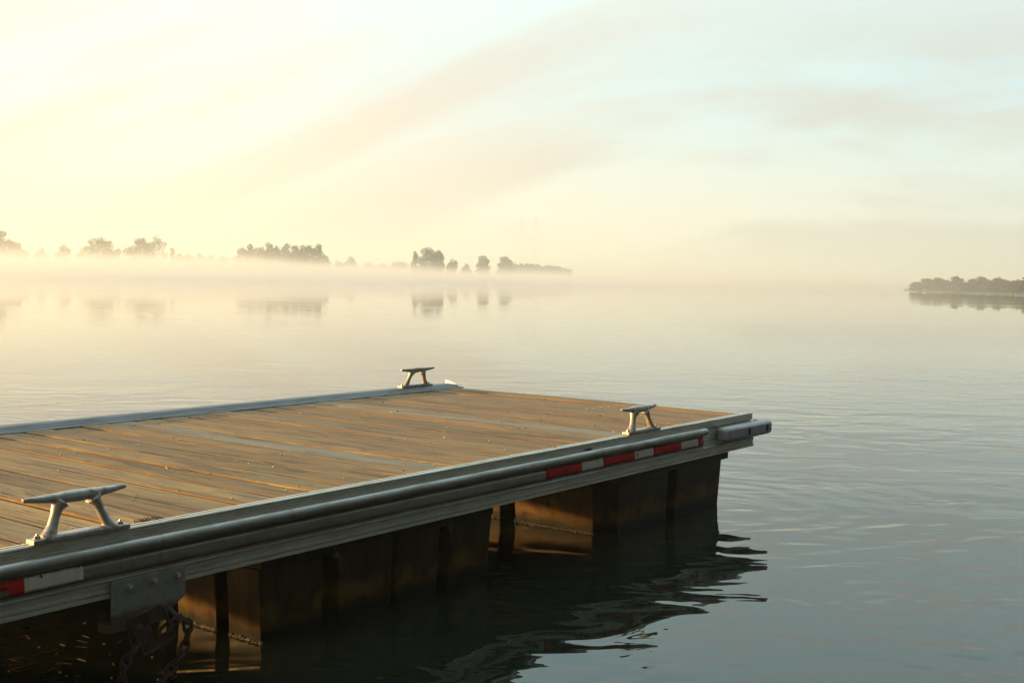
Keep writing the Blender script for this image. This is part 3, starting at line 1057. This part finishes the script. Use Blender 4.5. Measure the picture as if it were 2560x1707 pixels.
def tree(x, D, H, Wd, leaf, label, kind='round', group=None, name='tree', cat='tree', z0=0.7, seed=None, dens=1.0, lf=1.0, low=False):
    rg = random.Random(seed if seed is not None else hash((round(x), round(D))) & 0xffff)
    base = bearing(x, D)
    base.z = z0
    root = empty(name, base)
    tag(root, label, cat, group)
    tk = MB()
    bush = kind == 'bush'
    th = H * (0.16 if bush else 0.42)
    lean = rg.uniform(-0.04, 0.04)
    r0 = max(0.05, H * 0.018)
    pts = [Vector((lean * th * k / 4, rg.uniform(-.05, .05) * k, -0.6 + (th + 0.6) * k / 4)) for k in range(5)]
    tk.tube(pts, [r0 * 1.35, r0 * 1.05, r0 * 0.9, r0 * 0.75, r0 * 0.55], 7)
    lobes = []
    if kind == 'round':
        for k in range(16):
            a = 6.283 * k / 16 * 2.4 + rg.uniform(-.4, .4)
            t_ = 0.2 + 0.66 * (k + rg.random()) / 16
            rad = Wd * 0.36 * math.sqrt(max(0.05, 1 - max(0.0, (t_ - 0.42) / 0.5) ** 2))
            lobes.append((Vector((math.cos(a) * rad, math.sin(a) * rad, H * t_)), Vector((Wd * .19, Wd * .19, H * .12)) * rg.uniform(0.75, 1.2)))
        lobes.append((Vector((rg.uniform(-.1, .1) * Wd, 0, H * 0.88)), Vector((Wd * .17, Wd * .17, H * .11))))
        lobes.append((Vector((0, 0, H * 0.48)), Vector((Wd * .38, Wd * .38, H * .33))))
        if low:
            for k in range(6):
                lobes.append((Vector((rg.uniform(-.5, .5) * Wd, rg.uniform(-.5, .5) * Wd, H * rg.uniform(0.06, 0.2))), Vector((Wd * .2, Wd * .2, H * .13))))
    elif kind == 'upright':
        for k in range(9):
            t_ = 0.15 + 0.75 * k / 8
            a = rg.uniform(0, 6.28)
            rad = Wd * 0.24 * (1.15 - t_)
            lobes.append((Vector((math.cos(a) * rad, math.sin(a) * rad, H * t_)), Vector((Wd * .34, Wd * .34, H * .13)) * (1.3 - 0.85 * t_)))
    elif kind == 'open':
        for k in range(24):
            a = 6.283 * k / 24 * 3.3 + rg.uniform(-.4, .4)
            t_ = rg.uniform(0.25, 0.9)
            rad = Wd * 0.5 * rg.uniform(0.25, 0.85) * (1.2 - 0.55 * t_)
            lobes.append((Vector((math.cos(a) * rad, math.sin(a) * rad, H * t_)), Vector((Wd * .15, Wd * .15, H * .11)) * rg.uniform(0.7, 1.2)))
        lobes.append((Vector((0, 0, H * 0.4)), Vector((Wd * .3, Wd * .3, H * .2))))
    else:
        for k in range(7):
            a = 6.283 * k / 7 + rg.uniform(-.4, .4)
            rad = Wd * 0.27
            lobes.append((Vector((math.cos(a) * rad, math.sin(a) * rad, H * rg.uniform(0.25, 0.62))), Vector((Wd * .24, Wd * .24, H * .26)) * rg.uniform(0.8, 1.1)))
        lobes.append((Vector((0, 0, H * 0.62)), Vector((Wd * .24, Wd * .24, H * .3))))
    for c, _ in lobes[:6]:
        s0 = pts[2 + rg.randrange(3)]
        tk.tube([s0, s0.lerp(c, 0.5) + Vector((0, 0, -0.04 * H)), c], [r0 * 0.45, r0 * 0.3, r0 * 0.12], 5)
    tk.build('trunk', BARK, root, smooth=60).location = (0, 0, 0)
    cr = MB()
    area = H * Wd
    n = int(dens * min(3600, 700 + area * 24))
    vols = [r_.x * r_.y * r_.z for _, r_ in lobes]
    for c, r_ in rg.choices(lobes, [v_ ** 0.67 for v_ in vols], k=n):
        v_ = Vector((rg.gauss(0, 1), rg.gauss(0, 1), rg.gauss(0, 1))).normalized() * rg.uniform(0.55, 1.08)
        p = c + Vector((v_.x * r_.x, v_.y * r_.y, v_.z * r_.z))
        if p.z < 0.15:
            continue
        s_ = lf * rg.uniform(0.16, 0.42)
        a1 = Vector((rg.gauss(0, 1), rg.gauss(0, 1), rg.gauss(0, 1))).normalized()
        a2 = a1.orthogonal().normalized()
        a3 = a1.cross(a2)
        cr.add([p + a2 * s_, p + a3 * s_ * 0.6, p - a2 * s_, p - a3 * s_ * 0.6 + a1 * s_ * 0.2], [(0, 1, 2, 3)])
    cr.build('crown', leaf, root).location = (0, 0, 0)
    return root


# apparent heights: photo px above the horizon -> metres
def hh_(px, D):
    return px * 1.08844 / F_PX * D + 1.2 - 0.7
W_ = lambda px, D: px * 1.08844 / F_PX * D

# far left bank, left to right
tree(2, 425, hh_(88, 425), W_(50, 425), LEAFA, 'tall spiky tree cut off by the left edge of the view', 'upright')
tree(26, 428, hh_(70, 428), W_(46, 428), LEAFA, 'feathery tree just right of the one at the left edge', 'round')
tree(52, 430, hh_(54, 430), W_(36, 430), LEAFA, 'low bush at the right foot of the leftmost trees', 'bush', name='bush', cat='bush')
tree(-40, 425, hh_(80, 425), W_(60, 425), LEAFA, 'tree beyond the left edge of the view', 'round')
tree(96, 440, hh_(56, 440), W_(36, 440), LEAFA, 'pale low bush between the leftmost trees and the small round tree', 'bush', name='bush', cat='bush')
tree(145, 430, hh_(60, 430), W_(36, 430), LEAFA, 'small round tree alone left of the two big mist trees', 'round')
tree(182, 450, hh_(50, 450), W_(26, 450), LEAFA, 'faint low bush between the small round tree and the broad tree', 'bush', name='bush', cat='bush')
tree(226, 425, hh_(78, 425), W_(70, 425), LEAFA, 'broad tree with a domed crown, left of the pair of big trees', 'round')
tree(262, 430, hh_(60, 430), W_(54, 430), LEAFA, 'lower sloping tree joined to the right side of the broad domed tree', 'open')
tree(322, 420, hh_(80, 420), W_(76, 420), LEAFA, 'largest tree on the far left bank, full rounded crown', 'round')
tree(362, 424, hh_(85, 424), W_(50, 424), LEAFA, 'thin see-through tree joined to the right of the largest tree', 'round', dens=0.3)
tree(396, 430, hh_(62, 430), W_(16, 430), LEAFA, 'small bare leaning tree right of the see-through tree', 'open', dens=0.4)
for i, (x, px_) in enumerate(((412, 50), (434, 50), (458, 50), (484, 48), (508, 46))):
    tree(x, 440, hh_(px_, 440), W_(34, 440), LEAFA, 'low hedge bush in the mist left of the long grove, %s from the left' % ordn(i), 'bush', group='hedge bushes left of the grove', name='bush', cat='bush')
gx = [(556, 64), (576, 68), (597, 70), (616, 71), (636, 70), (657, 72), (678, 72), (697, 68), (713, 74), (732, 71)]
for i, (x, px_) in enumerate(gx):
    tree(x, 420 + (i % 3) * 6, hh_(px_ * (1.06 if i % 2 else 0.97), 420), W_(40, 420), LEAFB, 'dark upright tree in the long grove above the mist, %s from its left end' % ordn(i), 'upright' if i % 2 else 'round', group='trees of the long grove')
tree(748, 428, hh_(50, 428), W_(26, 428), LEAFB, 'low bush at the right end of the long grove', 'bush', name='bush', cat='bush')
tree(776, 450, hh_(38, 450), W_(40, 450), LEAFA, 'very low bush between the long grove and the faint clump', 'bush', name='bush', cat='bush')
tree(806, 560, hh_(50, 560), W_(38, 560), LEAFA, 'faint pale clump of foliage right of the long grove', 'bush', name='bush', cat='bush')
for i, (x, px_) in enumerate(((845, 36), (880, 34), (918, 40))):
    tree(x, 620, hh_(px_, 620), W_(42, 620), LEAFA, 'faint low bush in the gap before the dark tree clump, %s from the left' % ordn(i), 'bush', group='faint bushes in the gap', name='bush', cat='bush')
tree(953, 448, hh_(63, 448), W_(22, 448), LEAFB, 'narrow dark tree at the left of the middle clump', 'upright')
tree(985, 452, hh_(70, 452), W_(58, 452), LEAFB, 'big dark round tree in the middle clump', 'round')
tree(1008, 455, hh_(66, 455), W_(26, 455), LEAFB, 'dark tree at the right edge of the middle clump', 'round')
tree(1038, 470, hh_(47, 470), W_(28, 470), LEAFB, 'small round bush right of the middle clump', 'bush', name='bush', cat='bush')
tree(1072, 560, hh_(37, 560), W_(30, 560), LEAFB, 'very small bush left of the lone ball-shaped tree', 'bush', name='bush', cat='bush')
tree(1110, 545, hh_(54, 545), W_(34, 545), LEAFB, 'lone ball-shaped tree right of the middle clump', 'round')
tree(1161, 680, hh_(52, 680), W_(40, 680), LEAFB, 'pale hazy round tree at the start of the fading headland', 'round', lf=1.4)

# fading headland wood: one mass
wd = MB()
rw = random.Random(5)
for k in range(5200):
    t_ = rw.random()
    x = 1176 + 138 * t_
    D = 780 + 220 * t_ + rw.uniform(0, 40)
    px_ = (38 + 8 * mnoise.noise(Vector((x * 0.055, 0, 0))) + 4 * mnoise.noise(Vector((x * 0.16, 5, 0)))) * (1 - 0.35 * t_ ** 3)
    p = bearing(x, D)
    p.z = rw.uniform(0.3, 1.0) ** 0.7 * W_(px_, D)
    s_ = rw.uniform(0.4, 0.9)
    a1 = Vector((rw.gauss(0, 1), rw.gauss(0, 1), rw.gauss(0, 1))).normalized()
    a2 = a1.orthogonal().normalized()
    a3 = a1.cross(a2)
    wd.add([p + a2 * s_, p + a3 * s_ * .6, p - a2 * s_, p - a3 * s_ * .6], [(0, 1, 2, 3)])
tag(wd.build('distant_wood', LEAFB), 'hazy strip of wood fading out along the headland', 'wood', kind='stuff')

# right bank
i = 0
rb = [(2106, 24, 30), (2132, 27, 30), (2158, 24, 30), (2176, 29, 28), (2198, 31, 30), (2216, 27, 26), (2238, 29, 30), (2256, 28, 28), (2276, 30, 30), (2296, 30, 30), (2318, 35, 34), (2340, 30, 34)]
for i, (x, px_, wpx) in enumerate(rb):
    D = 235 - (x - 2085) * 0.185 + 5 + (i * 5) % 6
    tree(x, D, W_(px_ * (0.66 + 0.42 * ((i * 7) % 5) / 4) + 2, D) + 0.1, W_(wpx * (1.0 + 0.35 * ((i * 3) % 4) / 3), D), [LEAFA, LEAFB, LEAFA, LEAFC][i % 4],
         'leafy tree on the right bank, %s from the left end of its row' % ordn(i), 'round', group='trees on the right bank', z0=0.15, dens=2.4, lf=0.55, low=True)
tree(2204, 216, W_(14, 216) + 0.1, W_(24, 216), LEAFC, 'yellowish bush at the waterline of the right bank', 'bush', name='bush', cat='bush', z0=0.1, dens=2.0, lf=0.5)
for x, px_, wpx in ((2366, 33, 34), (2392, 30, 34), (2420, 34, 36)):
    D = 235 - (x - 2085) * 0.185 + 5 + (i * 5) % 6
    tree(x, D, W_(px_ + 3, D) + 0.1, W_(wpx * 1.15, D), LEAFB, 'leafy tree beyond the right edge of the view', 'round', group='trees past the right edge', z0=0.25, dens=2.0, lf=0.55)


# unseen wooded bank added behind the camera to keep haze light off the dock
g = MB()
nx = 30
vs, fs = [], []
for i in range(nx + 1):
    x = -60 + 110 * i / nx
    yb_ = -9.0 + mnoise.noise(Vector((i * 0.5, 0, 2))) * 1.2 - 0.004 * max(0, x) ** 2
    for (o_, z_) in ((0, -0.4), (-0.8, 0.15), (-2.5, 0.7), (-8, 1.1), (-60, 1.6)):
        vs.append((x, yb_ + o_, z_ + (mnoise.noise(Vector((i, o_, 1))) * 0.15 if z_ > 0 else 0)))
for i in range(nx):
    for k in range(4):
        fs.append((i * 5 + k, (i + 1) * 5 + k, (i + 1) * 5 + k + 1, i * 5 + k + 1))
g.add(vs, fs)
tag(g.build('near_bank_blocker', DARKBANK, smooth=60), kind='structure')
wn_ = MB()
for k in range(9000):
    x = rw.uniform(-50, 42)
    top_ = 6.0 + 2.0 * mnoise.noise(Vector((x * 0.16, 0, 0))) + 1.2 * mnoise.noise(Vector((x * 0.5, 3, 0)))
    z_ = 0.6 + top_ * rw.random() ** 0.8
    y_ = -15.0 - 0.004 * max(0, x) ** 2 - rw.uniform(0, 5) - 0.12 * z_
    s_ = rw.uniform(0.3, 0.75)
    p = Vector((x, y_, z_))
    a1 = Vector((rw.gauss(0, 1), rw.gauss(0, 1), rw.gauss(0, 1))).normalized()
    a2 = a1.orthogonal().normalized()
    a3 = a1.cross(a2)
    wn_.add([p + a2 * s_, p + a3 * s_ * .6, p - a2 * s_, p - a3 * s_ * .6], [(0, 1, 2, 3)])
tag(wn_.build('blocker_wood', LEAFD), 'unseen dark wood added behind the camera to block light', 'wood', kind='stuff')


# masts and pylons far behind
def pylon(x, D, H, label):
    base = bearing(x, D)
    base.z = 0.5
    p = MB()
    bw, tw = H * 0.075, H * 0.012
    for sx in (-1, 1):
        for sy_ in (-1, 1):
            p.tube([(sx * bw, sy_ * bw, 0), (sx * tw, sy_ * tw, H)], 0.022, 4)
    nlev = 9
    for k in range(nlev):
        a, b = k / nlev, (k + 1) / nlev
        wa, wb = bw + (tw - bw) * a, bw + (tw - bw) * b
        for sx in (-1, 1):
            p.tube([(sx * wa, -wa, H * a), (sx * wb, wb, H * b)], 0.011, 4)
            p.tube([(-wa, sx * wa, H * a), (wb, sx * wb, H * b)], 0.011, 4)
    for zf, L_ in ((0.66, 0.16), (0.8, 0.13), (0.92, 0.10)):
        # cross arm square to the line of sight
        p.tube([(-math.sin(YAW) * L_ * H, math.cos(YAW) * L_ * H, H * zf), (0, 0, H * zf + 0.6), (math.sin(YAW) * L_ * H, -math.cos(YAW) * L_ * H, H * zf)], 0.018, 4)
    o = p.build('pylon', STEEL)
    o.location = base
    tag(o, label, 'pylon', 'pylons')


pylon(1195, 640, 34, 'left one of two faint power pylons in the mist')
pylon(1229, 632, 34.5, 'right one of two faint power pylons in the mist')
p = MB()
D = 800
H = W_(112, D)
for k in range(3):
    a = 2.094 * k
    p.tube([(1.3 * math.cos(a), 1.3 * math.sin(a), 0), (0.35 * math.cos(a), 0.35 * math.sin(a), H)], 0.05, 5)
for k in range(14):
    a = 2.094 * (k % 3)
    b = 2.094 * ((k + 1) % 3)
    f_, g_ = k / 14, (k + 1) / 14
    p.tube([((1.3 - .95 * f_) * math.cos(a), (1.3 - .95 * f_) * math.sin(a), H * f_), ((1.3 - .95 * g_) * math.cos(b), (1.3 - .95 * g_) * math.sin(b), H * g_)], 0.03, 4)
p.tube([(-2, 1.5, H * 0.8), (2, -1.5, H * 0.8)], 0.05, 4)
o = p.build('radio_mast', STEEL)
o.location = bearing(612, D)
tag(o, 'thin faint radio mast rising behind the long grove', 'mast')

# ------------------------------------------------------------------ haze and mist
HZ_TOP = 38.0
HAZE = 0.00105
mt, N = mat('morning haze')
pv = N.n('ShaderNodeVolumePrincipled')
pv.inputs['Color'].default_value = (0.84, 0.97, 1.0, 1)
pv.inputs['Density'].default_value = HAZE
pv.inputs['Anisotropy'].default_value = 0.35
o = N.n('ShaderNodeOutputMaterial')
N.link(pv.outputs[0], o.inputs['Volume'])
hz = MB()
hz.box((-HALF - 60, -HALF - 60, -1.0), (HALF + 60, HALF + 60, HZ_TOP))
hz = hz.build('haze', mt)
tag(hz, kind='stuff', label='thin morning haze over the whole river', cat='haze')

mt, N = mat('river mist')
P_ = N.pos()
x, y, z = N.xyz(P_)
dx, dy = N.m('SUBTRACT', x, CAM.x), N.m('SUBTRACT', y, CAM.y)
dd = N.m('POWER', N.m('ADD', N.m('MULTIPLY', dx, dx), N.m('MULTIPLY', dy, dy)), 0.5)
az = N.m('ARCTAN2', dy, dx)
nz = N.noise(N.comb(N.m('MULTIPLY', x, 0.02), N.m('MULTIPLY', y, 0.02), N.m('MULTIPLY', z, 0.10)), 1.0, 3, 0.55)
n2 = N.noise(N.comb(N.m('MULTIPLY', x, 0.07), N.m('MULTIPLY', y, 0.07), N.m('MULTIPLY', z, 0.25)), 1.0, 3, 0.6)
top = N.m('ADD', N.ss(az, 0.62, 1.0, 2.8, 4.6), N.m('MULTIPLY', N.m('SUBTRACT', nz, 0.5), 6.0))
top = N.m('ADD', top, N.m('MULTIPLY', N.m('SUBTRACT', n2, 0.5), 3.0))
hgt = N.ss(z, N.m('ADD', top, 2.2), N.m('SUBTRACT', top, 1.6))
fall = N.m('MULTIPLY', N.ss(dd, 90.0, 300.0), N.ss(dd, 560.0, 450.0))
side = N.m('MAXIMUM', N.ss(az, 0.24, 0.36, 0.75, 0.6), N.ss(az, 0.52, 0.78, 0.0, 1.0))
den = N.m('MULTIPLY', N.m('MULTIPLY', hgt, fall), N.m('MULTIPLY', side, 0.017))
pv = N.n('ShaderNodeVolumePrincipled')
pv.inputs['Color'].default_value = (0.95, 0.985, 1.0, 1)
pv.inputs['Anisotropy'].default_value = 0.35
N.link(den, pv.inputs['Density'])
o = N.n('ShaderNodeOutputMaterial')
N.link(pv.outputs[0], o.inputs['Volume'])
ms = MB()
a0 = 0.80
ex, ey = Vector((math.cos(a0), math.sin(a0))), Vector((-math.sin(a0), math.cos(a0)))
vs = []
for zz in (0.03, 10.0):
    for (u_, v_) in ((75, -260), (570, -260), (570, 420), (75, 420)):
        q = Vector((CAM.x, CAM.y)) + ex * u_ + ey * v_
        vs.append((q.x, q.y, zz))
ms.add(vs, [(0, 3, 2, 1), (4, 5, 6, 7), (0, 1, 5, 4), (1, 2, 6, 5), (2, 3, 7, 6), (3, 0, 4, 7)])
ms = ms.build('mist', mt)
tag(ms, kind='stuff', label='bank of low white mist lying on the water below the far trees', cat='mist')

# ------------------------------------------------------------------ sky and sun
wld = bpy.data.worlds.new('World')
S.world = wld
wld.use_nodes = True
N = NT(wld.node_tree)
dirv = N.n('ShaderNodeTexCoord').outputs['Generated']
dx, dy, dz = N.xyz(dirv)
F_, L_ = (math.cos(YAW), math.sin(YAW), 0.0), (-math.sin(YAW), math.cos(YAW), 0.0)
a = N.m('ARCTAN2', N.v('DOT_PRODUCT', dirv, L_), N.v('DOT_PRODUCT', dirv, F_))     # + towards the left of the view
e = N.m('ARCSINE', N.m('MAXIMUM', dz, 0.0))
s = N.v('DOT_PRODUCT', dirv, tuple(SUN))
# streaky thin cloud, slanting up to the right
cu = N.m('ADD', N.m('MULTIPLY', a, 1.0), N.m('MULTIPLY', e, 1.3))
cv = N.m('ADD', e, N.m('MULTIPLY', N.m('MULTIPLY', a, N.ss(a, -0.5, 0.25, 0.05, 0.42)), 1.0))
q = N.comb(N.m('MULTIPLY', cu, 2.4), N.m('MULTIPLY', cv, 12.0), 1.7)
c1 = N.noise(q, 1.0, 6, 0.58, 0.5)
c2 = N.noise(N.comb(N.m('MULTIPLY', a, 2.2), N.m('MULTIPLY', e, 9.0), 8.3), 1.0, 3, 0.5, 0.5)
t = N.ss(a, -0.34, 0.50)
upc = N.mix(t, (0.68, 0.88, 0.87), (0.96, 0.96, 0.88))
upc = N.mix(N.ss(a, -0.1, -0.5, 0, 0.6), upc, (0.61, 0.81, 0.88))
loc_ = N.mix(t, (0.98, 0.93, 0.76), (1.06, 0.88, 0.59))
upc = N.mix(N.m('MULTIPLY', N.ss(e, 0.19, 0.42), N.ss(a, 0.6, 0.1)), upc, (0.72, 1.12, 1.18))
vert = N.ss(e, -0.01, 0.16)
base = N.mix(vert, loc_, upc)
cloud = N.mix(t, (0.66, 0.67, 0.62), (1.02, 0.84, 0.64))
cf = N.m('MULTIPLY', N.ss(c1, 0.42, 0.62), N.m('MULTIPLY', N.ss(e, 0.30, 0.12, 0.25, 1.0), 0.95))
base = N.mix(cf, base, cloud)
clear = N.m('MULTIPLY', N.ss(c2, 0.52, 0.70), N.m('MULTIPLY', N.ss(e, 0.02, 0.08), N.ss(a, 0.3, -0.1)))
base = N.mix(N.m('MULTIPLY', clear, 0.55), base, (0.70, 0.97, 0.90))
base = N.mix(N.m('MULTIPLY', N.ss(a, 0.5, 1.15), N.ss(e, 0.40, 0.05)), base, (1.0, 0.64, 0.24))
# away from the view: dimmer overhead and opposite the sun
fwd = N.m('COSINE', N.m('SUBTRACT', a, 0.65))
dim = N.m('MULTIPLY', N.m('MULTIPLY', N.ss(e, 0.16, 0.40, 0.72, 1.0), N.ss(e, 0.5, 1.1, 1.0, 0.7)), N.ss(fwd, -0.35, 0.45, 0.07, 1.0))
base = N.mix(1.0, base, N.comb(dim, dim, dim), 'MULTIPLY')
base = N.mix(N.ss(e, 0.4, 1.0, 0, 0.65), base, N.mix(N.ss(fwd, -0.5, 0.8), (0.16, 0.22, 0.27), (0.98, 1.15, 1.22)))
# glow round the veiled sun
gl = N.m('POWER', N.m('MAXIMUM', s, 0.0), 14.0)
base = N.mix(1.0, base, N.mix(N.m('MULTIPLY', gl, 1.0, clamp=True), (0, 0, 0), (1.0, 0.55, 0.16)), 'ADD')
sky = N.n('ShaderNodeTexSky')
sky.sky_type = 'NISHITA'
sky.sun_disc = False
sky.sun_elevation = SUN_EL
sky.sun_rotation = R(90) - SUN_AZ
sky.air_density = 1.0
sky.dust_density = 2.0
fin = N.mix(1.0, N.mix(1.0, base, (4.6, 4.6, 4.6), 'MULTIPLY'), N.mix(1.0, sky.outputs[0], (0.12, 0.12, 0.12), 'MULTIPLY'), 'ADD')
bg = N.n('ShaderNodeBackground')
N.link(fin, bg.inputs[0])
bg.inputs[1].default_value = 0.1
o = N.n('ShaderNodeOutputWorld')
N.link(bg.outputs[0], o.inputs[0])

sl = bpy.data.lights.new('sun', 'SUN')
sl.energy = 5.0
sl.angle = R(1.5)
sl.color = (1.0, 0.57, 0.185)
so = bpy.data.objects.new('sun', sl)
so.rotation_euler = SUN.to_track_quat('Z', 'Y').to_euler()
so.location = (0, 0, 30)
COL.objects.link(so)

# ------------------------------------------------------------------ render settings
S.view_settings.view_transform = 'Standard'
S.view_settings.look = 'None'
S.view_settings.exposure = 1.6
S.view_settings.gamma = 1.0
S.render.engine = 'CYCLES'
S.cycles.max_bounces = 10
S.cycles.volume_bounces = 6
S.cycles.transparent_max_bounces = 12
S.cycles.sample_clamp_indirect = 6.0
S.cycles.use_denoising = True
